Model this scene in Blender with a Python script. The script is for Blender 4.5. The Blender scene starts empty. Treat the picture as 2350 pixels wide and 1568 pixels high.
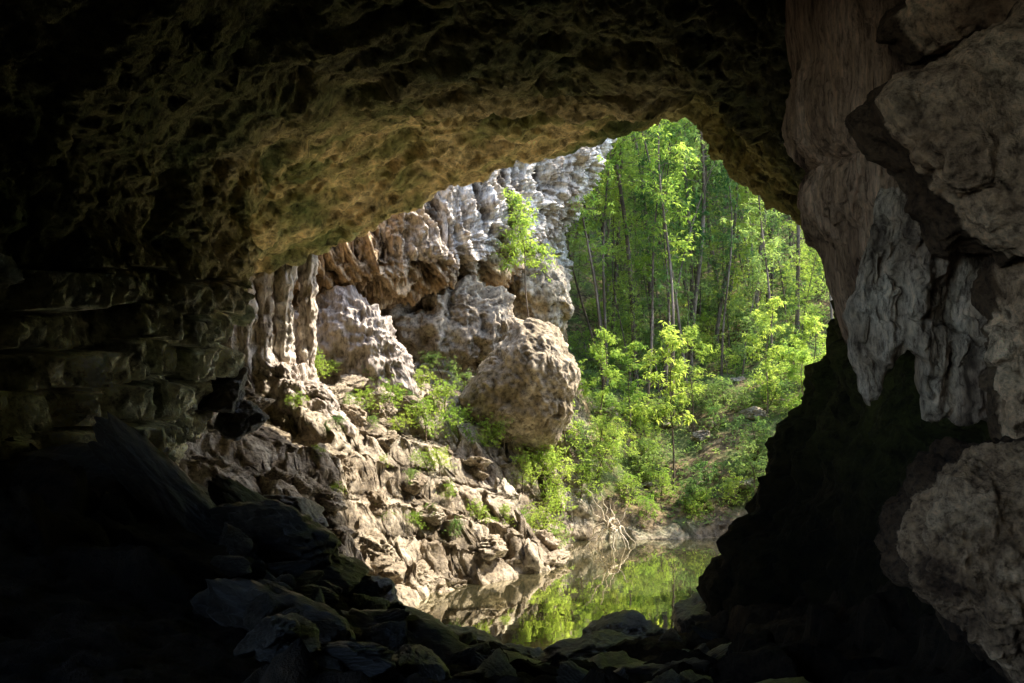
import bpy, bmesh, math, random
import numpy as np
from mathutils import Vector
rng=np.random.default_rng(7); random.seed(7)
S=bpy.context.scene; COL=S.collection

# ---------------------------------------------------------------- noise
_perm=np.random.default_rng(3).permutation(256)
_g=np.random.default_rng(4).normal(size=(256,3)); _g/=np.linalg.norm(_g,axis=1)[:,None]
_r=np.random.default_rng(5).random((256,3))
def _h(i,j,k): return _perm[(_perm[(_perm[i&255]+j)&255]+k)&255]
def pn(p):
    i=np.floor(p).astype(np.int64); f=p-i; u=f*f*f*(f*(f*6-15)+10); out=np.zeros(len(p))
    for a in (0,1):
        wa=u[:,0] if a else 1-u[:,0]
        for b in (0,1):
            wb=u[:,1] if b else 1-u[:,1]
            for c in (0,1):
                wc=u[:,2] if c else 1-u[:,2]
                g=_g[_h(i[:,0]+a,i[:,1]+b,i[:,2]+c)]
                out+=wa*wb*wc*((f-np.array([a,b,c]))*g).sum(1)
    return out*1.5
def fbm(p,o=4,gain=.5):
    s=0;a=1
    for k in range(o): s=s+a*pn(p+k*17.3); p=p*2.03; a*=gain
    return s
def ridged(p,o=4,gain=.5):
    s=0;a=1
    for k in range(o): s=s+a*(1-2*np.abs(pn(p+k*11.7))-.45); p=p*2.1; a*=gain
    return s
def worley(p):
    i=np.floor(p).astype(np.int64); f1=np.full(len(p),9.);f2=f1.copy(); hid=np.zeros(len(p))
    for a in (-1,0,1):
        for b in (-1,0,1):
            for c in (-1,0,1):
                h=_h(i[:,0]+a,i[:,1]+b,i[:,2]+c); q=i+np.array([a,b,c])+_r[h]
                d=np.sqrt(((q-p)**2).sum(1)); m=d<f1
                f2=np.where(m,f1,np.minimum(f2,d)); hid=np.where(m,_r[h][:,0],hid); f1=np.where(m,d,f1)
    return f1,f2,hid
def ss(a,b,x):
    t=np.clip((x-a)/(b-a),0,1); return t*t*(3-2*t)
def terrace(s,h,sharp=.45):
    q=s/h; fr=q-np.floor(q); return (ss(sharp,1,fr)-fr)*h

# ---------------------------------------------------------------- mesh helpers
def mesh_np(name,v,f,mats,smooth=True,cav=None):
    v=np.asarray(v,dtype=np.float32); f=np.asarray(f,dtype=np.int32); k=f.shape[1]
    me=bpy.data.meshes.new(name); me.vertices.add(len(v)); me.vertices.foreach_set("co",v.ravel())
    me.loops.add(f.size); me.loops.foreach_set("vertex_index",f.ravel())
    me.polygons.add(len(f)); me.polygons.foreach_set("loop_start",np.arange(0,f.size,k,dtype=np.int32))
    me.polygons.foreach_set("loop_total",np.full(len(f),k,dtype=np.int32))
    me.polygons.foreach_set("use_smooth",np.full(len(f),smooth))
    for m in mats: me.materials.append(m)
    if cav is not None:
        at=me.attributes.new("cav",'FLOAT','POINT'); at.data.foreach_set("value",np.asarray(cav,dtype=np.float32))
    me.update(calc_edges=True); me.validate()
    return me
def obj(name,me,label=None,cat=None,kind=None,group=None,parent=None,loc=None):
    o=bpy.data.objects.new(name,me); COL.objects.link(o)
    if label:o["label"]=label
    if cat:o["category"]=cat
    if kind:o["kind"]=kind
    if group:o["group"]=group
    if parent:o.parent=parent
    if loc is not None:o.location=loc
    return o
def grid_faces(nu,nv):
    a=np.arange(nu*nv).reshape(nu,nv)
    return np.stack([a[:-1,:-1],a[1:,:-1],a[1:,1:],a[:-1,1:]],-1).reshape(-1,4)
def catmull(P,t):
    n=len(P); i=np.clip(np.floor(t).astype(int),0,n-2); u=(t-i).reshape((-1,)+(1,)*(P.ndim-1))
    p0=P[np.maximum(i-1,0)];p1=P[i];p2=P[i+1];p3=P[np.minimum(i+2,n-1)]
    c=.5*((2*p1)+(-p0+p2)*u+(2*p0-5*p1+4*p2-p3)*u*u+(-p0+3*p1-3*p2+p3)*u**3)
    l=p1+(p2-p1)*u
    return .6*c+.4*l
def loft(ctrl,nu,nv,tu=None):
    C=np.array(ctrl,float); A=catmull(C,np.linspace(0,C.shape[0]-1,nu) if tu is None else tu)
    return catmull(A.transpose(1,0,2),np.linspace(0,C.shape[1]-1,nv)).transpose(1,0,2)
def gnormals(G):
    du=np.gradient(G,axis=0);dv=np.gradient(G,axis=1);n=np.cross(du,dv)
    return n/np.maximum(np.linalg.norm(n,axis=2,keepdims=True),1e-9)

# ---------------------------------------------------------------- materials
class NT:
    def __init__(s,name):
        s.m=bpy.data.materials.new(name); s.m.use_nodes=True; s.t=s.m.node_tree; s.t.nodes.clear()
        s.out=s.n('ShaderNodeOutputMaterial')
    def n(s,t,**k):
        x=s.t.nodes.new(t)
        for a,b in k.items():
            if a.startswith('i_'): x.inputs[a[2:].replace('_',' ')].default_value=b
            else: setattr(x,a,b)
        return x
    def l(s,a,b): s.t.links.new(a,b)
def ramp(T,fac,stops):
    r=T.n('ShaderNodeValToRGB'); e=r.color_ramp.elements
    while len(e)<len(stops): e.new(.5)
    for k,(p,c) in enumerate(stops): e[k].position=p; e[k].color=(*c,1)
    T.l(fac,r.inputs[0]); return r.outputs[0]
def mixc(T,mode,fac,a,b):
    m=T.n('ShaderNodeMix',data_type='RGBA',blend_type=mode)
    for sock,v in ((m.inputs[0],fac),(m.inputs[6],a),(m.inputs[7],b)):
        if hasattr(v,'is_linked'): T.l(v,sock)
        else: sock.default_value=v if not isinstance(v,tuple) else (*v,1)
    return m.outputs[2]
def rock_mat(name,c1,c2,c3,scale=.6,bump=.6,bdist=.08,rough=.9,vert=1.0,extra=None,spec=.2):
    T=NT(name); tc=T.n('ShaderNodeTexCoord'); mp=T.n('ShaderNodeMapping'); mp.inputs['Scale'].default_value=(1,1,vert)
    oi=T.n('ShaderNodeObjectInfo'); ad=T.n('ShaderNodeVectorMath',operation='ADD')
    mu=T.n('ShaderNodeMath',operation='MULTIPLY'); mu.inputs[1].default_value=50; T.l(oi.outputs['Random'],mu.inputs[0])
    T.l(tc.outputs['Object'],ad.inputs[0]); T.l(mu.outputs[0],ad.inputs[1]); T.l(ad.outputs[0],mp.inputs['Vector']); V=mp.outputs[0]
    n1=T.n('ShaderNodeTexNoise',i_Scale=scale,i_Detail=4,i_Roughness=.65)
    n2=T.n('ShaderNodeTexNoise',i_Scale=scale*9,i_Detail=6,i_Roughness=.75)
    for x in (n1,n2): T.l(V,x.inputs['Vector'])
    c=ramp(T,n1.outputs[0],[(.32,c1),(.5,c2),(.68,c3)])
    d=ramp(T,n2.outputs[0],[(.36,(.18,.16,.15)),(.5,(.85,.85,.85)),(.63,(1.3,1.27,1.2))])
    c=mixc(T,'MULTIPLY',.88,c,d)
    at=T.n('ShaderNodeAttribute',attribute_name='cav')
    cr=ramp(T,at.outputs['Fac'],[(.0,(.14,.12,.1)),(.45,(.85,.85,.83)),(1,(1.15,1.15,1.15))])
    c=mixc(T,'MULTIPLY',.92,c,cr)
    if extra: c=extra(T,c,V,n1.outputs[0])
    b1=T.n('ShaderNodeBump',i_Strength=bump,i_Distance=bdist*3)
    T.l(n2.outputs[0],b1.inputs['Height'])
    p=T.n('ShaderNodeBsdfPrincipled',i_Roughness=rough); T.l(c,p.inputs['Base Color']); T.l(b1.outputs[0],p.inputs['Normal'])
    p.inputs['Specular IOR Level'].default_value=spec
    T.l(p.outputs[0],T.out.inputs[0]); return T.m
def sep_pos(T):
    g=T.n('ShaderNodeNewGeometry'); s=T.n('ShaderNodeSeparateXYZ'); T.l(g.outputs['Position'],s.inputs[0]); return s
def mrange(T,val,a,b):
    m=T.n('ShaderNodeMapRange',interpolation_type='SMOOTHSTEP'); m.inputs[1].default_value=a; m.inputs[2].default_value=b; T.l(val,m.inputs[0]); return m.outputs[0]
def mul(T,a,b,op='MULTIPLY'):
    m=T.n('ShaderNodeMath',operation=op); T.l(a,m.inputs[0])
    if hasattr(b,'is_linked'): T.l(b,m.inputs[1])
    else: m.inputs[1].default_value=b
    return m.outputs[0]
def cave_zone(T,c,V,n1):
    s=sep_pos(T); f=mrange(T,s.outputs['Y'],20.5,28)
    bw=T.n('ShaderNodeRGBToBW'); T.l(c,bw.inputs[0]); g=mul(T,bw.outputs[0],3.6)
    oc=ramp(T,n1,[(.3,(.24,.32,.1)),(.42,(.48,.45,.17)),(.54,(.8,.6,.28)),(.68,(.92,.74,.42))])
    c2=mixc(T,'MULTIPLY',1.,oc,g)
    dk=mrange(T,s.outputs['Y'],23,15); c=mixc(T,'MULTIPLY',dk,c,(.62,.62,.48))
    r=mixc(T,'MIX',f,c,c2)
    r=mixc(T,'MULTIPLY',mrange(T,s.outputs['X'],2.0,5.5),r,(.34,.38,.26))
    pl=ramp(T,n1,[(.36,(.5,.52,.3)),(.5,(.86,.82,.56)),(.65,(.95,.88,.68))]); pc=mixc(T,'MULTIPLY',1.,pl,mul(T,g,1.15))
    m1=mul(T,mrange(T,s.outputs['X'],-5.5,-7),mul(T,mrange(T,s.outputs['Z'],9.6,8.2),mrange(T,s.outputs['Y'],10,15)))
    r=mixc(T,'MIX',m1,r,pc)  # pale limestone ledges, brightened in colour to stand in for daylight
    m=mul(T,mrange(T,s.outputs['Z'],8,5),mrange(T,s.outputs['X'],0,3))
    return mixc(T,'MULTIPLY',m,r,(.26,.2,.19))  # shade of the low right wall, multiplied into the rock colour
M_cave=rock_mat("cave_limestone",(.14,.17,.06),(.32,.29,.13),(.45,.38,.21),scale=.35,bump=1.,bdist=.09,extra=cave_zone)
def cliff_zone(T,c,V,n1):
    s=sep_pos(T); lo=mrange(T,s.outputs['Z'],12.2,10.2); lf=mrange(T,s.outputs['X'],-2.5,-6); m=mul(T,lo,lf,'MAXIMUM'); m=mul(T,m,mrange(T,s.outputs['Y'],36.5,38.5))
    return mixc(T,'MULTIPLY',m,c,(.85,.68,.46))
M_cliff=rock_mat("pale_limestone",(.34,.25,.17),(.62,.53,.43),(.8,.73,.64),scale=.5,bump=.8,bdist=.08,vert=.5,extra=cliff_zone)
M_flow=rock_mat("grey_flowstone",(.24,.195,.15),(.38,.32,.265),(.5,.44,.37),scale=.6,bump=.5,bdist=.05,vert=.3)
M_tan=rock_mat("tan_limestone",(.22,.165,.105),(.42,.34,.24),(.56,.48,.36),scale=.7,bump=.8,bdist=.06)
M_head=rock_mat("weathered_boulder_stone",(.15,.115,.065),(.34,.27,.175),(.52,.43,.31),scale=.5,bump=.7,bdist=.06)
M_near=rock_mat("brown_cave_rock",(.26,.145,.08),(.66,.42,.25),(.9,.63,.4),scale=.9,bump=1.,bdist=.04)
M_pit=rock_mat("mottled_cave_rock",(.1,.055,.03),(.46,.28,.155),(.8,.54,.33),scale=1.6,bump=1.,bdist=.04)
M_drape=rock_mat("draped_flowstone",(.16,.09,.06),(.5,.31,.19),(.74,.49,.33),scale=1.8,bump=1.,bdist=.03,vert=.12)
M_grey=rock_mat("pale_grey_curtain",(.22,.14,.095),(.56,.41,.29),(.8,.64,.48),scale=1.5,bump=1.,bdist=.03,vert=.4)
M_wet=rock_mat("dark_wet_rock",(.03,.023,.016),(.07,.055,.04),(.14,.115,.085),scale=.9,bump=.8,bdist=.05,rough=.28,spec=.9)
def ground_zone(T,c,V,n1):
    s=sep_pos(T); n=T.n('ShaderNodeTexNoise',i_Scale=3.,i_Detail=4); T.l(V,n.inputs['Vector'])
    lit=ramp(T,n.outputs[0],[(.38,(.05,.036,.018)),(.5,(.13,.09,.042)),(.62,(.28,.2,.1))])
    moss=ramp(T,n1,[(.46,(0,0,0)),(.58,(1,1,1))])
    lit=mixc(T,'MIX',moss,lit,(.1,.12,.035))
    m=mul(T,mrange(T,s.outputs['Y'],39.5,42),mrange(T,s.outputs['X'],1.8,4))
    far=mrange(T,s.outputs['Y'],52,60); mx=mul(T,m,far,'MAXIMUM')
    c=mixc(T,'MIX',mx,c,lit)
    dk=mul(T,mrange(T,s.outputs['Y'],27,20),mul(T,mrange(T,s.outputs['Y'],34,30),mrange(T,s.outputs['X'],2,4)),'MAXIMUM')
    c=mixc(T,'MULTIPLY',dk,c,(.18,.145,.11))  # cave-floor and right-bank shade put into the colour, deeper still close by
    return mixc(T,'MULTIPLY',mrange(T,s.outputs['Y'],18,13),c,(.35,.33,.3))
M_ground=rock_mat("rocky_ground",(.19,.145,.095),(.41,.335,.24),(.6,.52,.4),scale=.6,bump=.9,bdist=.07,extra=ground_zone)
def leaf_mat(name,c1,c2,tr):
    T=NT(name); tc=T.n('ShaderNodeTexCoord'); oi=T.n('ShaderNodeObjectInfo')
    n=T.n('ShaderNodeTexNoise',i_Scale=.9,i_Detail=2); T.l(tc.outputs['Object'],n.inputs['Vector'])
    a=T.n('ShaderNodeMath',operation='MULTIPLY_ADD'); T.l(oi.outputs['Random'],a.inputs[0]); a.inputs[1].default_value=.45; T.l(n.outputs[0],a.inputs[2])
    c=ramp(T,a.outputs[0],[(.4,c1),(1.,c2)])
    d=T.n('ShaderNodeBsdfDiffuse'); T.l(c,d.inputs['Color'])
    t=T.n('ShaderNodeBsdfTranslucent'); c2_=mixc(T,'MULTIPLY',1.,c,(tr[0],tr[1],tr[2])); T.l(c2_,t.inputs[0])
    m=T.n('ShaderNodeMixShader'); m.inputs[0].default_value=.5; T.l(d.outputs[0],m.inputs[1]); T.l(t.outputs[0],m.inputs[2]); T.l(m.outputs[0],T.out.inputs[0]); return T.m
M_leaf=leaf_mat("forest_leaf",(.085,.165,.05),(.3,.39,.12),(1.45,1.4,1.))
M_leafb=leaf_mat("young_leaf",(.17,.29,.05),(.37,.46,.1),(1.5,1.4,1.))
M_leafd=leaf_mat("shade_leaf",(.045,.1,.035),(.15,.22,.08),(1.3,1.45,1.))
M_bark=rock_mat("tree_bark",(.07,.05,.035),(.15,.11,.075),(.3,.23,.17),scale=1.5,bump=.6,bdist=.02,vert=.3)
M_pale=rock_mat("bleached_wood",(.38,.3,.2),(.55,.46,.33),(.66,.57,.44),scale=2,bump=.3,bdist=.01,vert=.3)
T=NT("pond_water"); p=T.n('ShaderNodeBsdfPrincipled',i_Roughness=.03,i_Metallic=1.); p.inputs['Base Color'].default_value=(.72,.7,.54,1)
tc=T.n('ShaderNodeTexCoord'); n=T.n('ShaderNodeTexNoise',i_Scale=1.6,i_Detail=2); T.l(tc.outputs['Object'],n.inputs['Vector'])
dm=T.n('ShaderNodeBsdfPrincipled',i_Roughness=.03,i_IOR=2.); dm.inputs['Base Color'].default_value=(.055,.052,.026,1)
b=T.n('ShaderNodeBump',i_Strength=.14,i_Distance=.02); T.l(n.outputs[0],b.inputs['Height']); T.l(b.outputs[0],p.inputs['Normal']); T.l(b.outputs[0],dm.inputs['Normal'])
mx=T.n('ShaderNodeMixShader'); mx.inputs[0].default_value=.7; T.l(dm.outputs[0],mx.inputs[1]); T.l(p.outputs[0],mx.inputs[2]); T.l(mx.outputs[0],T.out.inputs[0]); M_water=T.m

# ---------------------------------------------------------------- terrain
CP=np.array([(0,-10,6.5),(-6,-8,6.5),(6,-8,6.3),(0,0,6.2),(-6,0,6.3),(5,0,6),(0,5,5.8),(-4,5,6.3),(4,5,5.7),
(-7,10,6.6),(-5,10,6.2),(-3,10,5.6),(-1,10,4.7),(1,10,4.4),(3,10,4.6),(5,10,5),
(-8,15,6.6),(-6,15,6.2),(-4.6,15,5.3),(-3.1,15,4.6),(-2,15,3.9),(-1,15,3.3),(0,15,2.9),(2,15,3.0),(3.5,15,3.3),(5,15,4.2),
(-9,20,5.4),(-7,20,4.8),(-5,20,3.4),(-2,20,1.6),(0,20,1.3),(1.5,20,1.4),(3.0,20,1.6),(4.5,20,2.6),(5.5,20,3.2),
(-9,26,5.0),(-6.5,27,3.4),(-3.8,26,.4),(-.5,24.5,.0),(2,24.5,.1),(4,25,-.4),(5,23,.3),(7,26,.6),
(-2.2,28.5,-1.0),(-.6,30.5,-1.1),(-2.2,31,-.5),(2,29,-1.5),(5,32,-1.2),(5,37,-1.2),(3,38,-.9),(7.4,37,-1),(1.8,34,-1.0),(5,28,-1),
(9.2,33,.4),(10,38,.8),(9,29,.8),(-4.2,29.5,.6),(-3.2,32.2,.5),(-1.2,34,1.2),(.9,35.8,.6),(.7,38,1.2),(.5,39,3.4),(-.6,38.6,3.8),(-2.7,37,4.2),(-5.3,33,4.4),(-5.1,30,2.5),(-7.4,32,5.4),(-9,33,7),(-4.4,39,6.2),(-6.5,36,6.4),(-.5,40,4.9),
(-2.8,45,7.8),(.4,47,9.6),(2.2,46,7.6),(2.9,42,3.2),(1.9,40,1.2),(-10,45,9),(-6,46,8.5),(-14,38,8),
(4,40.6,.2),(6.5,40.6,.15),(9,40.6,.4),(5,45,2.3),(9,45,2.5),(4,50,4.6),(10,50,5),(16,50,7),(5,60,8),(12,60,8.5),(20,60,12),
(8,80,17),(20,80,20),(0,70,15),(0,100,32),(20,100,32),(40,80,30),(0,150,62),(60,150,65),(-60,150,55),(-50,60,30),(-30,40,20),(30,40,14),(15,35,6),(20,15,10),(-30,10,15),(-25,-30,8),(25,-30,8),
(-300,-300,20),(300,-300,20),(300,300,90),(-300,300,90),(0,300,100),(0,-300,10)],float)
def _k(a,b): return np.sqrt(((a[:,None,:2]-b[None,:,:2])**2).sum(2)+.3)
_A=np.zeros((len(CP)+1,)*2); _A[:-1,:-1]=_k(CP,CP); _A[:-1,-1]=1;_A[-1,:-1]=1
_w=np.linalg.solve(_A+np.diag([-.02]*len(CP)+[0]),np.append(CP[:,2],0))
def H(x,y):
    q=np.stack([np.atleast_1d(x),np.atleast_1d(y)],1).astype(float); out=np.zeros(len(q))
    for s in range(0,len(q),40000): out[s:s+40000]=_k(q[s:s+40000],CP)@_w[:-1]+_w[-1]
    return out
def Hf(x,y): return float(H(x,y)[0])
def axis(segs):
    o=[]
    for a,b,n in segs: o.append(np.linspace(a,b,n,endpoint=False))
    return np.append(np.concatenate(o),segs[-1][1])
xs=axis([(-300,-40,14),(-40,-12,40),(-12,4,360),(4,14,130),(14,40,60),(40,300,14)])
ys=axis([(-300,-20,12),(-20,4,30),(4,27,240),(27,46,420),(46,75,90),(75,150,50),(150,300,10)])
X,Y=np.meshgrid(xs,ys,indexing='ij'); x=X.ravel();y=Y.ravel(); z=H(x,y); P=np.stack([x,y,z],1)
forest=np.maximum(ss(40,42,y)*ss(1.8,4,x),ss(52,60,y)); near=ss(80,50,np.abs(y))*ss(60,30,np.abs(x)); rock=(1-forest)
lowz=(ss(-1.2,.6,z)*.75+.25)*(.6+.4*ss(19,26,y))
w1=fbm(P/2.2,3); f1,f2,hid=worley(P/np.array([2.8,1.9,1.9])+fbm(P/1.5,2)[:,None]*.4)
g1,g2,hid2=worley(P/np.array([1.1,.8,.65])+w1[:,None]*.5)
ca,sa=math.cos(.6),math.sin(.6); Pr=np.stack([ca*x+sa*y,(-sa*x+ca*y)*.7,z+.3*x],1)
r1=ridged(Pr/np.array([2.2,2.2,1.1])+w1[:,None]*.25,6,.52)
d=rock*lowz*(.4*w1+1.0*(hid-.5)*ss(0,.15,f2-f1)-.25*np.exp(-(f2-f1)*14)+.2*(hid2-.5)*ss(0,.18,g2-g1)-.07*np.exp(-(g2-g1)*16)+.25*r1)+forest*(.3*w1+.05*r1)
s_=z+d+.28*x+.12*y+.35*w1; tr=terrace(s_,1.1,.55)+.45*terrace(s_+.2*r1,.32,.5); d+=rock*lowz*tr*.75
cav=np.clip(.44+ss(0,.1,f2-f1)*.2+ss(0,.12,g2-g1)*.1+.4*r1+.6*tr,0,1); cav=np.maximum(cav,forest)
P2=P.copy(); P2[:,2]+=d*near
lat=rock*near*lowz*(.2+.8*ss(19,26,y))
P2[:,0]+=lat*(.28*fbm(P2/.9+40,5)-.35*tr); P2[:,1]+=lat*(.28*fbm(P2/.9+80,5)+.35*tr)
P2[:,2]+=rock*near*.06*fbm(P2/.25,3)
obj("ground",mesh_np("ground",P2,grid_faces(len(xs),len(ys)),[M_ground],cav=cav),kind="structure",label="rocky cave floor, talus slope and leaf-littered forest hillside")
w=bpy.data.meshes.new("pond_water"); w.from_pydata([(-6,22,0),(16,22,0),(16,43,0),(-6,43,0)],[],[(0,1,2,3)]); w.materials.append(M_water)
obj("water",w,kind="structure",label="still green pond reflecting trees and rock")

# ---------------------------------------------------------------- cave shell
R=[(-26,[(-3,3),(-3.4,5),(-3.5,6),(-3.5,7),(-3.4,8),(-3,8.5),(-1.5,9),(0,9.2),(1.5,9),(3,8.5),(3.4,7.5),(3.5,6.5),(3.4,5),(3,3)]),
(-14,[(-7,0),(-7.5,3),(-7.8,6),(-7.5,8),(-6.5,10),(-6,11.5),(-3,12.5),(0,13),(3,12.5),(5,11.5),(6,10),(6.5,7),(6.5,4),(6,0)]),
(-5,[(-9,0),(-9.5,3),(-9.8,6),(-9.5,9),(-8.5,11.5),(-7,13.2),(-3.5,14.5),(0,15),(3,14.5),(5.5,13.2),(7,11),(7.5,8),(7.5,5),(7,0)]),
(5,[(-8.2,0),(-8.6,3),(-8.6,6),(-8.6,8.5),(-8.3,10.5),(-6.8,12.5),(-3.5,13.8),(0,14.2),(3,13.8),(5,12.8),(6.2,11),(6.5,8),(6.3,5),(6,0)]),
(13,[(-7.8,0),(-7.9,3),(-7.8,6),(-7.8,8),(-7.8,10),(-7.2,12),(-4,13.6),(-.5,14.2),(2.2,14),(3.8,13.2),(4.8,11.5),(5.2,9),(5.6,6),(5,0)]),
(19,[(-8.5,0),(-8.0,3),(-7.7,5.5),(-7.5,7.5),(-7.5,9.5),(-7,11.8),(-4,13.6),(-.5,14.2),(2.8,14.2),(4.8,13.2),(6,11.2),(6.4,8.8),(5.1,5.8),(3.4,1)]),
(25,[(-10,0),(-9.5,4),(-8.0,6),(-7.3,8),(-6.8,9.7),(-6.4,12.5),(-3.5,13.9),(0,14.1),(3,14),(5.2,13.8),(7.2,12.2),(9,9.5),(8.5,5),(8,0)]),
(29,[(-14,0),(-13.5,4),(-12,7),(-10.5,9.5),(-9,11.5),(-6.8,13.2),(-3,14.5),(.5,15.0),(3.5,14.9),(6.1,14.7),(6.9,12.5),(9.7,11),(10.9,9.2),(10.8,0)]),
(34.5,[(-15.3,1),(-14.4,5),(-12.6,8.8),(-9.5,10.1),(-6.8,10.9),(-4.4,12.3),(-2.0,13.3),(.5,14.3),(3.5,15.3),(4.7,15.75),(7.1,15.9),(10.8,14.5),(12.4,10),(12.8,0)]),
(35.4,[(-20,3),(-18,8),(-14,10),(-10,11.4),(-6.8,12.2),(-4.6,14),(-2.1,15),(.5,16),(3.5,17),(5.2,17.2),(8,17),(12,16.5),(14.5,10),(17,0)]),
(30,[(-40,10),(-30,16),(-20,19),(-14,20),(-8,20),(-5,20),(-2,20),(1,20),(4,20),(7,20),(12,19),(20,17),(28,14),(36,8)])]
ctrl=[[(a,yy,b) for a,b in r] for yy,r in R]
tu=axis([(0,3,60),(3,4,90),(4,8,480),(8,9,60),(9,10,30)])
nu=len(tu); NV=660; G=loft(ctrl,nu,NV,tu); N=gnormals(G); P=G.reshape(-1,3); n=N.reshape(-1,3)
cen=np.stack([np.full(len(P),-.5),P[:,1],np.full(len(P),8.)],1); sgn=np.sign(((cen-P)*n).sum(1)); s0=np.sign(np.median(sgn)); n=n*s0
big=fbm(P/5.,3); mid=ridged(P/np.array([2.8,2.8,2.]),5,.54); f1,f2,hid=worley(P/2.6+big[:,None]*.5); h1,h2,hid3=worley(P/np.array([1.1,1.1,.7])+mid[:,None]*.2); p1,p2,_=worley(P/.42+mid[:,None]*.3)
pit=ss(.45,.1,p1); lipf=ss(30,33.8,P[:,1])
d=.4*big+.27*mid+.7*(hid-.5)*ss(0,.15,f2-f1)+.26*(hid3-.5)*ss(0,.12,h2-h1)*1.+.06*(h1-.5)+.06*ridged(P/.5,4,.6)-.1*pit
lw=ss(-5.5,-7,P[:,0])*ss(4.0,5.0,P[:,2])*ss(10.2,9.2,P[:,2])*ss(27.5,25.5,P[:,1])
yb=np.floor(P[:,1]/1.7+.5*fbm(P/1.4,2)).astype(int); offs=_r[_h(yb,yb*0+3,yb*0)][:,0]
PER=.72; zz=P[:,2]+.2*fbm(P/2.6+9,3)+.1*(offs-.5); fr=(zz/PER)%1.0; st=(ss(0,.07,fr)*ss(1,.86,fr)); cellh=_r[_h(np.floor(zz/PER).astype(int),yb,np.zeros(len(P),int))][:,1]
flute=ridged(P/np.array([.5,.5,2.]),4)
d=d*(1-.8*lw)+lw*(st*(.2+.95*cellh)-.45+.14*flute*st+.1*(hid3-.5)*ss(0,.12,h2-h1))
d+=.05*fbm(P/.35,4); d+=.08*flute*ss(12.5,10,P[:,2])
d*=1-.35*lipf
d+=lipf*(.25*fbm(P/1.3,4)+.22*(hid3-.5)*ss(0,.12,h2-h1))
P2=P+n*d[:,None]*ss(-30,-20,P[:,1])[:,None]
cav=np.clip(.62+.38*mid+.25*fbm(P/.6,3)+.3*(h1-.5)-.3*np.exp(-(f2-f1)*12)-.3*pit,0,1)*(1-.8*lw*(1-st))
F=grid_faces(nu,NV)
c=P[F].mean(1); light_hole=(c[:,0]<-7)&(c[:,1]>-9)&(c[:,1]<3)&(c[:,2]>6.8)&(c[:,2]<12.8)  # unseen gap added in the left wall, lets sky light reach the right-hand rocks
obj("cave_ceiling",mesh_np("cave_ceiling",P2,F[~light_hole],[M_cave],cav=cav),kind="structure",label="craggy limestone cave roof and side walls, ochre near daylight")

# ---------------------------------------------------------------- outside cliff
CR=[[(-14,30,2),(-13.5,30.5,7),(-12.8,31,9.5),(-11.5,31.5,11),(-11,32,12.5),(-11,32,14),(-11,33,16),(-11,34,19)],
[(-15,38,2),(-14,38.5,7),(-12.5,38.5,9.2),(-10,37.6,9.9),(-8.6,37.7,10.5),(-8,38.2,12),(-8,38.6,16),(-8,40,22)],
[(-9,41,2),(-8.5,41,7),(-8,41,9.4),(-6.5,39.4,10.2),(-5.6,39.0,11.0),(-5.0,39.4,12.5),(-5,40,15),(-5,40,23)],
[(-4.5,44.5,2),(-4.5,44.5,7.5),(-4,43.5,9.4),(-3,41.6,10.4),(-2.4,40.8,11.5),(-2.1,41.3,13.2),(-2,42,16),(-2,42,24)],
[(0,49,3),(0,48.5,8),(.3,47.5,11),(.8,45.6,12.2),(1.2,45.0,13.6),(1.6,45.3,15.5),(2,45.5,18),(2,45,25)],
[(2.2,53,4),(2.3,53,8),(2.5,52.5,12),(2.9,51,14.5),(4,50.5,16.5),(4.6,50,18),(5.0,50,20),(5.3,50,26)],
[(0,58,6),(0,58,10),(0,58,14),(1,58,17),(1.5,58,19),(2,58,21),(2,58,24),(2,58,26)],
[(-15,64,6),(-15,64,10),(-15,64,14),(-15,64,17),(-15,64,19),(-15,64,21),(-15,64,24),(-15,64,26)]]
G=loft(CR,520,380); n=gnormals(G).reshape(-1,3); P=G.reshape(-1,3)
if (n[:,1]).mean()>0: n=-n
Pw=P+np.stack([.5*P[:,2],0*P[:,2],-.5*P[:,0]],1)
dr=ridged(Pw/np.array([1.0,1.0,3.4])+fbm(P/2,2)[:,None]*.3,6,.62); bg=fbm(P/3,3); f1,f2,hid=worley(Pw/np.array([1.8,1.8,3.6])+bg[:,None]*.5); h1,h2,_=worley(P/np.array([.4,.4,.8]))
d=.45*bg+.45*dr+.5*(hid-.5)*ss(0,.2,f2-f1)+.12*fbm(P/.3,3)+.12*(h1-.5)
cav=np.clip(.42+.6*dr+.2*fbm(P/.5,3)+.3*(h1-.5),0,1)
obj("limestone_cliff",mesh_np("limestone_cliff",P+n*d[:,None],grid_faces(520,380),[M_cliff],cav=cav),label="pale grey overhanging limestone cliff beside the forest gully",cat="cliff")

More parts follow.
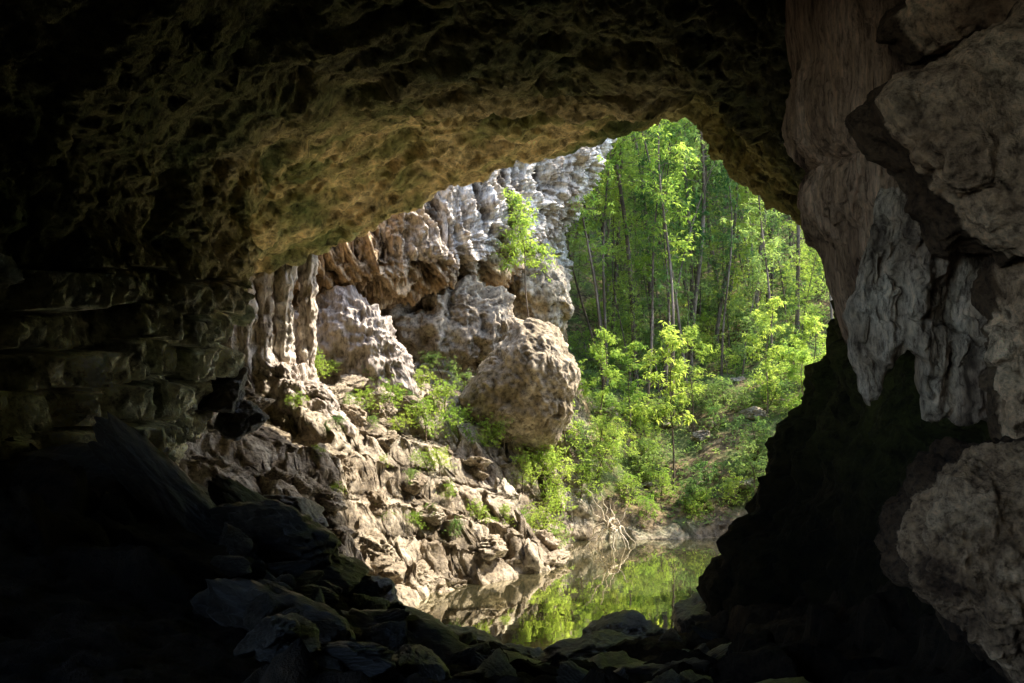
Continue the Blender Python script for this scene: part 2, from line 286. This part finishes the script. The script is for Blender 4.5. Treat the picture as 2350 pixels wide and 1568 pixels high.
# ---------------------------------------------------------------- rocks
_ico={}
def ico(s):
    if s not in _ico:
        bm=bmesh.new(); bmesh.ops.create_icosphere(bm,subdivisions=s,radius=1)
        _ico[s]=(np.array([v.co[:] for v in bm.verts]),np.array([[v.index for v in f.verts] for f in bm.faces])); bm.free()
    return _ico[s]
def outline_rock(name,out,y,thick,mat,label,cat,sub=7,amp=.1,sc=1.,flute=0,fold=0,pw=.75,facet=0,group=None,lean=0,k=1.,rim_shade=0):
    v,f=ico(sub); out=np.array(out,float); c=out.mean(0); a=np.arctan2(out[:,1]-c[1],out[:,0]-c[0]); r=k*np.hypot(out[:,0]-c[0],out[:,1]-c[1]); o=np.argsort(a)
    th=np.arctan2(v[:,2],v[:,0]); Rr=np.interp(th,a[o],r[o],period=2*np.pi); rho=np.hypot(v[:,0],v[:,2])
    q=np.stack([Rr*rho**pw*np.cos(th),thick*np.sign(v[:,1])*np.abs(v[:,1])**pw,Rr*rho**pw*np.sin(th)],1)
    q[:,1]+=lean*q[:,2]
    W=q+np.array([c[0],y,c[1]]); b=fbm(W/sc,3); rd=ridged(W/(sc*.7)+5,4,.55)
    d=amp*(b+.45*rd)
    cav=.65+.35*rd
    if flute: fl=ridged(W/np.array([flute,flute,flute*9])+b[:,None]*.25,3); d+=flute*.28*fl; cav=cav+.3*fl
    if fold:
        s=(q[:,0]*.95-.25*q[:,2]+.12*q[:,2]**2+.75*b); fo=1-2*np.abs(((s/fold)%1)-.5); fo2=1-2*np.abs((((s+.5*q[:,2])*2.3/fold+.6*rd)%1)-.5); wgt=.35+.65*ss(-.3,.4,fbm(W/1.1+31,2)); d+=wgt*(.24*fold*fo**.7+.09*fold*fo2); cav=cav+wgt*(.6*(fo-.5)+.25*(fo2-.5))
    if facet: f1,f2,hid=worley(W/facet+b[:,None]*.3); d+=facet*.35*(hid-.5)*ss(0,.25,f2-f1)-facet*.08*np.exp(-(f2-f1)*12); cav=cav-.45*np.exp(-(f2-f1)*14)
    if rim_shade: cav=cav-1.2*ss(rim_shade,rim_shade*.3,-v[:,1])  # crack shadow around the rock's edge, painted into the colour
    d+=.03*sc*fbm(W/(sc*.12),3)
    q=q+v*d[:,None]
    return obj(name,mesh_np(name,q,f,[mat],cav=np.clip(cav,0,1)),label=label,cat=cat,group=group,loc=(c[0],y,c[1]))
outline_rock("hanging_boulder",[(3.44,10.23),(3.59,10.5),(3.99,10.56),(4.16,10.76),(4.68,11.02),(5.2,11.3),(6.3,11.4),(6.9,10.2),(6.2,8.7),(5.1,8.86),(4.47,8.88),(4.25,9.01),(4.16,9.28),(3.86,9.67),(3.55,10.02)],9.6,.75,M_near,"huge angular tan boulder wedged high against the cave wall","boulder",amp=.06,sc=.6,facet=.6,pw=.42,rim_shade=.04)
outline_rock("wedged_rock",[(3.9,11.15),(4.1,11.6),(5,12.0),(5.6,11.6),(4.9,11.1),(4.5,10.95),(4.1,10.85)],10.2,.6,M_near,"brown angular rock lodged above the huge boulder","rock",sub=6,amp=.06,sc=.6,facet=.6,pw=.5,rim_shade=.1)
outline_rock("flowstone_curtain",[(3.5,12.9),(3.5,11.3),(3.72,10.1),(3.85,9.1),(4.0,8.5),(4.15,8.0),(4.3,8.5),(4.7,8.9),(5.0,10),(4.9,11),(5.1,12.9)],12,1.0,M_drape,"tall fluted brown flowstone curtain hanging from the roof","flowstone",amp=.06,sc=.9,flute=.38)
outline_rock("flowstone_backing",[(4.3,9.4),(4.35,8.6),(4.6,8.1),(5.4,7.9),(6.6,8),(7.2,9),(6.6,10.5),(5,10.8),(4.5,10.3)],12.6,.9,M_drape,"dark purplish fluted rock face behind the stone curtains","flowstone",amp=.12,sc=1,flute=.34)
bx=np.array([(3.5,8.35),(3.55,7.95),(3.59,7.62),(3.65,7.45),(3.72,7.34),(3.79,7.4),(3.86,7.62),(3.94,7.76),(4.04,7.92),(4.14,7.86),(4.2,7.8),(4.25,7.5),(4.3,7.2),(4.38,7.1),(4.48,7.14),(4.58,7.18),(4.68,7.12),(4.8,7.2),(4.9,7.15),(5.02,6.95),(5.15,6.9),(5.7,7.1)])
nu_,nv_=340,300; u=np.linspace(3.5,5.7,nu_); zb=np.interp(u,bx[:,0],bx[:,1]); v=np.linspace(0,2,nv_); fv=1-np.abs(v-1)
U,Fv=np.meshgrid(u,fv,indexing='ij'); V=np.meshgrid(u,v,indexing='ij')[1]; Z=9.6+(zb[:,None]-9.6)*Fv
side=np.sign(V-1); thick=.18*np.sqrt(np.clip(1-Fv**6,0,1))*np.sqrt(np.clip((U-3.5)/.12,0,1))
fold_=.09*np.sin(U*7.5+.8*np.sin(Z*1.3))+.03*np.sin(U*23+Z*1.3); Yc=10.35+fold_*(.35+.65*Fv)+.25*np.clip(U-4.2,-.7,2)*-.3+side*thick
Xc=U+np.clip(Z-8.3,0,2)*.28*(1-(U-3.5)/2.2)
P=np.stack([Xc,Yc,Z],-1).reshape(-1,3); q=fbm(P/.4,5); fl=ridged(P/np.array([.2,.2,1.1]),3); f1,f2,hid=worley(P/np.array([.45,.45,.6])+q[:,None]*.3)
kk=np.exp(-(f2-f1)*10)
P=P+np.stack([.05*fbm(P/.3+5,3),-.04*fl+.1*q+.16*(hid-.5)*ss(0,.25,f2-f1)+.04*kk,.06*fbm(P/.2+9,3)],1)
obj("stone_curtain",mesh_np("stone_curtain",P-np.array([4.5,10.35,9.6]),grid_faces(nu_,nv_),[M_grey],cav=np.clip(.6+.4*fl+.3*q-.4*kk,0,1)),label="ragged pale flowstone drapery with pointed drips hanging over a hollow",cat="stalactite",loc=(4.5,10.35,9.6))
outline_rock("stone_column",[(4.82,7.5),(4.95,6.9),(5.5,6.8),(5.9,8),(5.6,9.2),(5.0,9.1),(4.82,8.2)],10.0,.45,M_near,"thick brown stone column with rough cracked surface","stone column",sub=6,amp=.08,sc=.4,flute=.16,pw=.6,facet=.4,rim_shade=.2)
outline_rock("pitted_boulder",[(3.1,6.57),(3.22,6.81),(3.42,7.02),(3.66,7.13),(3.98,7.2),(4.48,7.1),(4.9,6.25),(4.6,5.0),(4.1,5.2),(3.8,5.5),(3.58,5.75),(3.34,5.95),(3.14,6.15)],8,.6,M_pit,"large pitted brown boulder bulging from the cave wall","boulder",amp=.1,sc=.35,facet=.35,pw=.6,rim_shade=.03)
outline_rock("head_shaped_boulder",[(.24,8.86),(.96,9.0),(1.84,8.64),(2.36,7.7),(2.75,6.6),(2.4,5.6),(2.6,5.1),(2.1,4.4),(1.64,3.7),(.44,3.7),(-.6,4.1),(-1.6,4.9),(-2.2,5.7),(-1.6,6.6),(-.7,7.5),(-.2,8.3)],40.4,1.9,M_head,"massive head-shaped limestone boulder with wrinkled face above the pond","boulder",amp=.14,sc=1.5,fold=.62,k=.92)
outline_rock("flowstone_mound",[(-8.3,9.3),(-7.2,9.8),(-6.2,9.9),(-5.4,9.2),(-5.0,8.3),(-4.2,7.3),(-3.8,6.1),(-4.6,5.2),(-5.9,5.5),(-7.3,6.0),(-8.6,6.6),(-8.7,8.3)],39.0,1.0,M_flow,"smooth grey flowstone mound with draped folds","flowstone",amp=.35,sc=1.3,flute=.8)
outline_rock("flowstone_mound",[(-9.6,6.4),(-9.0,7.3),(-8.0,7.4),(-7,6.7),(-6.0,5.7),(-5.4,4.9),(-7,4.7),(-8.4,5.4)],34.2,.9,M_flow,"sloping grey flowstone apron below the stone columns","flowstone",sub=7,amp=.3,sc=1.0,flute=.6,facet=.8)
outline_rock("rounded_crag",[(.1,11.2),(.9,12.1),(2,11.6),(2.5,10.2),(2.3,8.6),(1,8.2),(.1,9.4)],47,1.4,M_head,"brown upright crag against the pale cliff","crag",sub=6,amp=.2,sc=1.1,facet=1.1)
outline_rock("rounded_crag",[(-6.6,8.6),(-5,9.8),(-3.2,10.2),(-.6,10.2),(.4,8.8),(-1.2,6.8),(-4,6.0),(-5.8,6.5)],43.4,1.6,M_tan,"buff fluted rock shelf under the overhang","crag",sub=7,amp=.4,sc=1.3,facet=1.6,flute=.8)
def column(x,y,z0,z1,r,mat,label,seed,name="stalagmite_column",cat="stalagmite",taper=0,group=None):
    nz,na=150,64; t=np.linspace(0,1,nz)[:,None]; a=np.linspace(0,2*np.pi,na,endpoint=False)[None]
    rr=r*(1.3-.5*np.sin(np.pi*np.clip(t,0,1))*.9)*(1-taper*(1-t))
    px=rr*np.cos(a)+.07*np.sin(t*5+seed); py=rr*np.sin(a)+.05*np.sin(t*4+seed*2); pz=z0+(z1-z0)*t+0*a
    W=np.stack([px,py,pz],-1).reshape(-1,3); dirn=np.stack([np.cos(a)+0*t,np.sin(a)+0*t,0*t+0*a],-1).reshape(-1,3)
    Q=W+seed*7.7; fl=ridged(Q/np.array([.35,.35,2.]),3); kn=fbm(Q/np.array([.6,.6,.45]),3)
    W2=W+dirn*((.3*r*fl+.4*r*kn)*(1 if not taper else .5))[:,None]; W2[:,2]-=z0
    k=np.arange(nz*na).reshape(nz,na); k2=np.roll(k,-1,1); F=np.stack([k[:-1],k2[:-1],k2[1:],k[1:]],-1).reshape(-1,4)
    return obj(name,mesh_np(name,W2,F,[mat],cav=np.clip(.6+.4*fl,0,1)),label=label,cat=cat,loc=(x,y,z0),group=group)
for i,(x,y,z0,z1,r) in enumerate([(-9.0,33.6,6.2,11.8,.4),(-8.4,34.0,6.2,12,.34),(-7.8,34.4,6.0,11.8,.36),(-9.5,33.2,6.2,11.4,.38),(-7.2,35.0,6.0,11.8,.3),(-8.7,35,6.2,11.8,.3),(-8.05,35.3,6.2,11.8,.28)]):
    column(x,y,z0,z1,r,M_cliff,"pale knobbly limestone column joining ledge and roof",i+1,group="columns of dripstone by the cave wall")
for i in range(64):
    t=rng.random()**1.3; pts=[(-8.4,37.6,10.9),(-6.4,39.2,10.8),(-3.,41.0,11.2),(.8,45.0,12.8)]
    q=t*2.99; k=int(q); p0=np.array(pts[k]);p1=np.array(pts[k+1]); p=p0+(p1-p0)*(q-k); L=rng.uniform(.4,1.4)
    column(p[0]+rng.normal()*.2,p[1]-.5+rng.random()*1.0,p[2]-L+rng.random()*1.6,p[2]+2.0,rng.uniform(.08,.2),M_cliff,"small pale stalactite hanging from the overhang",i+20,name="stalactite",cat="stalactite",taper=.85,group="stalactites under the overhang")
def boulder_mesh(name,seed,mat,sub=5,sharp=True,amp=.06,lay=0):
    r=np.random.default_rng(seed); v,f=ico(sub); n=r.normal(size=(14,3)); n/=np.linalg.norm(n,axis=1)[:,None]; h=r.uniform(.5,1,14)
    dots=v@n.T; rad=np.where(dots>.05,h/np.maximum(dots,.05),9)
    k=30 if sharp else 10
    rad=(np.minimum(rad,1.3)**-k).sum(1)**(-1/k)*1.12
    W=v*rad[:,None]; b=fbm(W*1.3+seed*3.1,4); rd=ridged(W*2.6+seed,4,.6)
    lz=W@(n[0]); q=(lz*4.5+b*.6); fr=q-np.floor(q)
    W=W+v*(amp*b*1.6+amp*.8*rd+.02*fbm(W*9,2)+lay*(ss(0,.2,fr)*ss(1,.6,fr)-.5))[:,None]
    return mesh_np(name,W,f,[mat],cav=np.clip(.6+.4*rd+lay*3*(ss(0,.2,fr)*ss(1,.6,fr)-.7),0,1))
BT=[boulder_mesh("boulder",s,M_tan,5,True,.16,.06) for s in range(10)]
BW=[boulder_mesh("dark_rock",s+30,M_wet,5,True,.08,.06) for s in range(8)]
def put(name,me,p,s,rot,label,cat,group):
    o=obj(name,me,label=label,cat=cat,group=group,loc=p); o.scale=s; o.rotation_euler=rot; return o
LT=["pale tan limestone boulder lying on the talus slope","weathered buff limestone block resting among rubble"]
cnt=0
while cnt<60:
    x=rng.uniform(-9,2.4); y=rng.uniform(27.5,44); h=Hf(x,y)
    if h<.3 or (y<31 and x>-4.8): continue
    s=rng.uniform(.12,.42)*(1.6 if rng.random()<.14 else 1)
    put("boulder",BT[cnt%10],(x,y,h+s*.05),(s*rng.uniform(.9,1.7),s*rng.uniform(.8,1.4),s*rng.uniform(.6,1)),tuple(rng.uniform(-.4,.4,2))+(rng.uniform(0,6),),LT[cnt%2],"boulder","boulders scattered on the talus slope"); cnt+=1
for i in range(24):
    x=rng.uniform(4,16); y=rng.uniform(41,56); s=rng.uniform(.15,.5)
    put("mossy_rock",BT[i%10],(x,y,Hf(x,y)+s*.1),(s*1.3,s,s*.7),(0,0,rng.uniform(0,6)),"grey-brown rock half buried in forest leaf litter","rock","rocks on the forest slope")
for (x,y,s,sz) in [(1.4,35.8,.6,.35),(-.7,34.2,.5,.4),(-3.1,32.2,.5,.4),(.9,37,.5,.5),(-4.3,31,.6,.5)]:
    put("shore_boulder",BT[int(abs(x)*7)%10],(x,y,max(Hf(x,y),.0)+.0),(s*1.3,s,sz),(.1,.1,x*3),"rounded tan boulder at the pond edge","boulder","boulders at the pond edge")
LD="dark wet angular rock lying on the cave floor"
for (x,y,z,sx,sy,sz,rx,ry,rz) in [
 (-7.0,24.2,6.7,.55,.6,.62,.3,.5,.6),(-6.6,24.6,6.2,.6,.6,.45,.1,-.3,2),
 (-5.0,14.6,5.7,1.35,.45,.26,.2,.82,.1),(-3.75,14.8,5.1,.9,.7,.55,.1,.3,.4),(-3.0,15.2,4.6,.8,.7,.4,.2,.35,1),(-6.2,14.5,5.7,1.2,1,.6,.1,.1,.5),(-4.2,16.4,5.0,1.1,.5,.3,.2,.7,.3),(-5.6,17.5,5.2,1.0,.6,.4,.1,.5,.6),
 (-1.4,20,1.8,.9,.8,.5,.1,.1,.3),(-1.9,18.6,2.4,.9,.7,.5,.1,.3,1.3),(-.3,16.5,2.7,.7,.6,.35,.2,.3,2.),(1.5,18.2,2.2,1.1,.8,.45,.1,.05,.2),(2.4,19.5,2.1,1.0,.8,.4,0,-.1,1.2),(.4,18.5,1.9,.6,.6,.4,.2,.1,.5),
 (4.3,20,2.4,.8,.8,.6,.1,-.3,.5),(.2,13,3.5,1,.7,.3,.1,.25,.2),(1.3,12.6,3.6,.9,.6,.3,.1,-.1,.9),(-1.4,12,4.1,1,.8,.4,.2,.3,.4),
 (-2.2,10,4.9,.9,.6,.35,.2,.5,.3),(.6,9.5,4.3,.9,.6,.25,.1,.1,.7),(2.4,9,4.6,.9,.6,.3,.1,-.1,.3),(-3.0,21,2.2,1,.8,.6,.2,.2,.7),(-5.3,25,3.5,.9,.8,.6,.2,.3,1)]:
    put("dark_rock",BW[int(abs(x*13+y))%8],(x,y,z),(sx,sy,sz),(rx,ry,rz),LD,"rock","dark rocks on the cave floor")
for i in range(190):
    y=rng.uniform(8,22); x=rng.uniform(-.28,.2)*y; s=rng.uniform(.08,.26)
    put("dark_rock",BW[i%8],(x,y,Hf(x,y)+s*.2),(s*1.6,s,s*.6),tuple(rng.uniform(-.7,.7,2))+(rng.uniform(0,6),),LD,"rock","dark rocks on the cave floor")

# ---------------------------------------------------------------- vegetation
def tube(path,rad,sides=7):
    path=np.array(path);n=len(path); tg=np.gradient(path,axis=0); tg/=np.linalg.norm(tg,axis=1)[:,None]+1e-9
    ref=np.array([.3,.9,.1]); u=np.cross(tg,ref); u/=np.linalg.norm(u,axis=1)[:,None]+1e-9; w=np.cross(tg,u)
    a=np.linspace(0,2*np.pi,sides,endpoint=False); v=path[:,None]+np.array(rad)[:,None,None]*(np.cos(a)[None,:,None]*u[:,None]+np.sin(a)[None,:,None]*w[:,None])
    k=np.arange(n*sides).reshape(n,sides);k2=np.roll(k,-1,1)
    return v.reshape(-1,3),np.stack([k[:-1],k2[:-1],k2[1:],k[1:]],-1).reshape(-1,4)
def join(parts):
    V=[];F=[];o=0
    for v,f in parts: V.append(v);F.append(f+o);o+=len(v)
    return np.concatenate(V),np.concatenate(F)
def rosettes(C,k,L,r,droop=.25,wid=.3):
    C=np.repeat(np.array(C),k,0); m=len(C); az=r.uniform(0,2*np.pi,m); el=r.normal(-droop,.45,m); l=L*r.uniform(.6,1.25,m)
    d=np.stack([np.cos(az)*np.cos(el),np.sin(az)*np.cos(el),np.sin(el)],1); side=np.stack([-np.sin(az),np.cos(az),r.normal(0,.35,m)],1)
    C=C+r.normal(0,.12*L,(m,3)); up=np.array([0,0,1.])
    b=C+d*(.1*l)[:,None]; mid=C+d*(.55*l)[:,None]; tip=C+d*l[:,None]-up*(.18*l)[:,None]
    s=side*(wid*l*.5)[:,None]; v=np.stack([b,mid-s,tip,mid+s],1).reshape(-1,3)
    return v,np.arange(m*4).reshape(m,4)
def tree_parts(seed,h,c0,spread,leafL,nl,mat,rad=.16,k=7,jit=.45,lean=.08,cl=4,wob=1.,droop=.18):
    r=np.random.default_rng(seed); n=16; t=np.linspace(0,1,n); l=r.normal(0,lean,2)
    path=np.stack([l[0]*h*t**1.3+wob*.035*h*np.sin(t*r.uniform(3,9)+r.uniform(0,6))*t,l[1]*h*t**1.3+.03*h*np.sin(t*r.uniform(3,8))*t,h*t],1); path[0,2]-=.8
    rr=rad*(1-.8*t)+.01; rr[0]*=1.5
    parts=[tube(path,rr,8)]; C=[]
    for i in range(nl):
        tt=c0+(1-c0)*(i+r.random())/nl; p=np.array([np.interp(tt,t,path[:,j]) for j in range(3)]); a=r.uniform(0,6.28); rel=(tt-c0)/(1-c0)
        L=spread*(.35+.65*np.sin(np.pi*min(1,.25+rel*.75)))*r.uniform(.5,1.2); up=r.uniform(.1,.8); d=np.array([math.cos(a),math.sin(a),up]); d/=np.linalg.norm(d)
        s=np.linspace(0,1,6)[:,None]; bp=p+d*L*s+np.array([0,0,-droop*L])*s**2+r.normal(0,.04*L,(6,3))*s
        parts.append(tube(bp,np.linspace(rad*.28*(1-.6*tt)+.006,.006,6),5))
        for q in range(cl):
            e=bp[r.integers(2,6)]; o=r.normal(0,1,3)*np.array([1,1,.55]); o=o/np.linalg.norm(o)*L*r.uniform(.15,.45); sp=e+np.linspace(0,1,4)[:,None]*o
            parts.append(tube(sp,np.linspace(.012,.004,4),4))
            for z in range(5): C.append(sp[r.integers(1,4)]+r.normal(0,jit*.6,3))
        C.append(bp[-1])
    return join(parts),rosettes(C,k,leafL,r)
def mk_variant(nm,*a,**k):
    mat=a[6]
    (tv,tf),(lv,lf)=tree_parts(*a,**k)
    return mesh_np(nm+"_trunk",tv,tf,[M_bark],cav=np.full(len(tv),.6)),mesh_np(nm+"_crown",lv,lf,[mat],smooth=False)
TALL=[mk_variant("tall",100+i,20+i,.22+.05*i,2.7,.28,36,[M_leaf,M_leafb,M_leaf][i%3],rad=.11,lean=.08,cl=3) for i in range(6)]
TRK=[mk_variant("bare_tall",150+i,23+i,.44,2.8,.28,28,[M_leaf,M_leafb][i%2],rad=.125,lean=.1,cl=3,wob=1.6) for i in range(4)]
THN=[mk_variant("pole_tree",170+i,17+i,.4,1.7,.24,24,[M_leaf,M_leafb,M_leafd][i%3],rad=.065,lean=.07,cl=3,wob=.9) for i in range(3)]
MED=[mk_variant("medium",200+i,9+i,.2,2.0,.22,28,[M_leaf,M_leafb,M_leafd,M_leaf][i%4],rad=.055,lean=.08) for i in range(6)]
SAP=[mk_variant("sapling",300+i,6,.38,1.35,.22,15,M_leafb,rad=.035,lean=.05,jit=.22,cl=3,k=8) for i in range(4)]
HNG=mk_variant("cliff_sapling",333,6,.5,1.3,.24,18,M_leafb,rad=.025,lean=.05,jit=.35,cl=3,droop=1.1)
SHR=[mk_variant("shrub",400+i,1.5,.05,1.2,.16,11,[M_leafb,M_leaf][i%2],rad=.025,lean=.25,jit=.32,cl=3) for i in range(6)]
def plant(name,var,x,y,s,label,cat,group,z=None,parts=("trunk","crown"),rot=None,tilt=(0,0)):
    e=bpy.data.objects.new(name,None); COL.objects.link(e); e.empty_display_size=.3
    e.location=(x,y,(Hf(x,y) if z is None else z)); e.scale=(s,s,s*(1 if "tree" in name else rng.uniform(.85,1.15))); e.rotation_euler=(tilt[0],tilt[1],rng.uniform(0,6.28) if rot is None else rot)
    e["label"]=label;e["category"]=cat
    if group:e["group"]=group
    for pn_,me in zip(parts,var):
        o=bpy.data.objects.new(pn_,me); COL.objects.link(o); o.parent=e
TG="tall trees on the forest slope"
for i,(x,y,s,tl) in enumerate([(9.6,54,1,(0,.05)),(6.6,53,1.05,(0,.2)),(4.9,52,.8,(0,.02)),(13.4,55,1,(0,0)),(11.6,57,.9,(0,-.14)),(8.2,58,1,(0,.1)),(15.4,54,.9,(0,.05)),(5.8,58,1,(0,-.04)),(17.5,60,1,(0,0)),(13,62,1,(0,-.08)),(16.5,64,1,(0,.1)),(10.8,60,1,(0,.02))]):
    plant("forest_tree",TRK[i%4],x,y,s,"tall slender rainforest tree with long bare trunk and high crown","tree",TG,tilt=tl)
for i in range(26):
    y=rng.uniform(49,66); x=rng.uniform(.09,.33)*y
    plant("pole_tree",THN[i%3],x,y,rng.uniform(.7,1.15),"thin pole-like young tree with narrow leafy crown","tree","thin pole trees among the forest",tilt=tuple(rng.normal(0,.1,2)))
for i in range(80):
    y=rng.uniform(58,105); x=rng.uniform(.02,.4)*y
    plant("forest_tree",TALL[i%6],x,y,rng.uniform(.65,1.15),"tall slender rainforest tree with leafy crown and bare trunk","tree",TG,tilt=tuple(rng.normal(0,.09,2)))
for i in range(50):
    y=rng.uniform(52,82); x=rng.uniform(.06,.38)*y
    plant("understorey_tree",MED[i%6],x,y,rng.uniform(.4,.85),"slim understorey tree with layered green leaves","tree","understorey trees in the gully",tilt=tuple(rng.normal(0,.06,2)))
for (x,y,s,rt,z) in [(7.1,44,1.05,0,None),(3.9,44.5,.75,1,None),(12.3,42.5,.8,3,None),(8.7,48,.8,5,None),(12,47,.9,2.2,None),(13.3,45,.9,1.5,None),(5.6,47.5,.8,2.6,None)]:
    plant("sapling",SAP[int(rt)%4],x,y,s,"bright green sapling with drooping leaf rosettes on a thin stem","sapling","bright saplings above the pond",rot=rt,z=z)
plant("cliff_sapling_tree",HNG,.75,43.4,.98,"thin-stemmed sapling with hanging bright leaves against the pale cliff","sapling",None,rot=1.2,z=8.6)
LS="leafy green shrub growing between the rocks"
for (x,y,s) in [(-4.6,37,.6),(-5.2,36,.5),(-2.6,38.5,.8),(-2.0,38,.7),(-3.2,37.2,.7),(-2.6,36,.5),(-1.0,38.4,.7),(-.3,39,.6),(.4,38.4,.7),(1.4,39.5,1.0),(1.2,38.2,.9),(1.8,40.6,1.2),(2.2,41.5,1.2),(2.8,40.8,1.),(.6,37.4,.6),(1.5,37.6,.6),(-5.9,33,.4),(-1.9,33.8,.35),(-1.2,34.8,.4),(-3,35.5,.4),(3.6,42,1.),(1.5,43.5,1.),(2.6,44.5,1.1),(8,42,.7),(5,42,.8),(5.6,41.4,.6),(6.4,43,.8),(7.4,41.6,.5),(9.4,42,.7),(10.5,43.5,.9),(-7,36,.5),(-3.5,34.5,.3),(-4.2,32.5,.3),(-2.2,35,.3),(-.2,36,.35),(.4,37,.4),(-6.6,34,.3),(-4.9,35,.35),(-5.5,38,.4),(-3.6,39.6,.5),(-1.9,40.5,.6),(-7.8,35,.3),(-6.2,31.5,.3),(-5.4,31,.28),(-3.2,33.4,.3),(-7.2,33,.35),(-4.2,36,.4),(-.9,41.5,.7),(-2.9,41.3,.6),(-6,39.5,.4),(-4.4,34,.25),(-5.7,35.2,.3),(-2.7,34,.25),(-.6,35.2,.25),(-6.8,37.5,.3),(-3.9,38,.4)]:
    plant("shrub",SHR[int(abs(x)*10)%6],x,y,s,LS,"shrub","shrubs among the rocks and pond bank",parts=("stem","foliage"))
for i in range(130):
    y=rng.uniform(41.8,64); x=rng.uniform(.07,.34)*y
    if y<48 and 7<x<12 and rng.random()<.5: continue
    plant("shrub",SHR[i%6],x,y,rng.uniform(.4,1.1),"leafy understorey shrub on the forest slope","shrub","understorey shrubs on the slope",parts=("stem","foliage"))
n=8000; y=41.0+rng.random(n)**.9*40; x=rng.uniform(.05,.4,n)*y; C=np.stack([x,y,H(x,y)+.15],1)
v,f=rosettes(C,6,.2,rng,droop=-.3); obj("ground_cover",mesh_np("ground_cover",v,f,[M_leaf],smooth=False),kind="stuff",label="low leafy ground cover on the forest floor")
n=10000; y=rng.uniform(80,135,n); x=rng.uniform(-.15,.55,n)*y; C=np.stack([x,y,H(x,y)+rng.random(n)**.6*11],1)
v,f=rosettes(C,6,.8,rng,wid=.5); obj("distant_woodland",mesh_np("distant_woodland",v,f,[M_leafb],smooth=False),kind="stuff",label="dense sunlit woodland on the far hillside")
r=np.random.default_rng(55); parts=[]
for i in range(12):
    a=r.uniform(0,6.28); L=r.uniform(.5,1.7); s=np.linspace(0,1,9)[:,None]; st=np.array([0,0,r.uniform(.4,1.2)])
    pth=st+s*np.array([math.cos(a)*L,math.sin(a)*L*.6,-st[2]-.3])+np.array([0,0,.4])*np.sin(s*3.1)+r.normal(0,.06,(9,3))
    parts.append(tube(pth,np.linspace(.04,.012,9),6))
for i in range(6):
    a=r.uniform(0,6.28); s=np.linspace(0,1,9)[:,None]; pth=np.array([0,0,.6])+s*np.array([math.cos(a)*.9,math.sin(a)*.5,r.uniform(.7,2.)])+r.normal(0,.06,(9,3)); parts.append(tube(pth,np.linspace(.035,.01,9),6))
v,f=join(parts); obj("bleached_tree_roots",mesh_np("bleached_tree_roots",v,f,[M_pale],cav=np.full(len(v),.8)),label="tangle of bleached tree roots standing in the pond edge",cat="roots",loc=(3.9,39.1,.05))

# ---------------------------------------------------------------- light and camera
sd=Vector((.6,.26,.75)).normalized(); el=math.asin(sd.z); az=math.atan2(sd.x,sd.y)
W=bpy.data.worlds.new("World"); S.world=W; W.use_nodes=True; nt=W.node_tree; bg=nt.nodes['Background']; sky=nt.nodes.new('ShaderNodeTexSky'); sky.sky_type='NISHITA'; sky.sun_disc=False; sky.sun_elevation=el; sky.sun_rotation=az
nt.links.new(sky.outputs[0],bg.inputs[0]); bg.inputs[1].default_value=1.35
L=bpy.data.lights.new("sun",'SUN'); L.energy=15; L.angle=math.radians(.5); L.color=(1,.92,.8); lo=bpy.data.objects.new("sun",L); COL.objects.link(lo); lo.rotation_euler=(-sd).to_track_quat('-Z','Y').to_euler(); lo.location=(30,60,60)
cd=bpy.data.cameras.new("camera"); cd.sensor_width=36; cd.lens=35.16; cd.clip_end=1000; cd.clip_start=.05; co=bpy.data.objects.new("camera",cd); COL.objects.link(co); co.location=(0,0,8); co.rotation_euler=(math.pi/2,0,0); S.camera=co
S.view_settings.view_transform='Standard'; S.view_settings.look='None'; S.view_settings.exposure=0
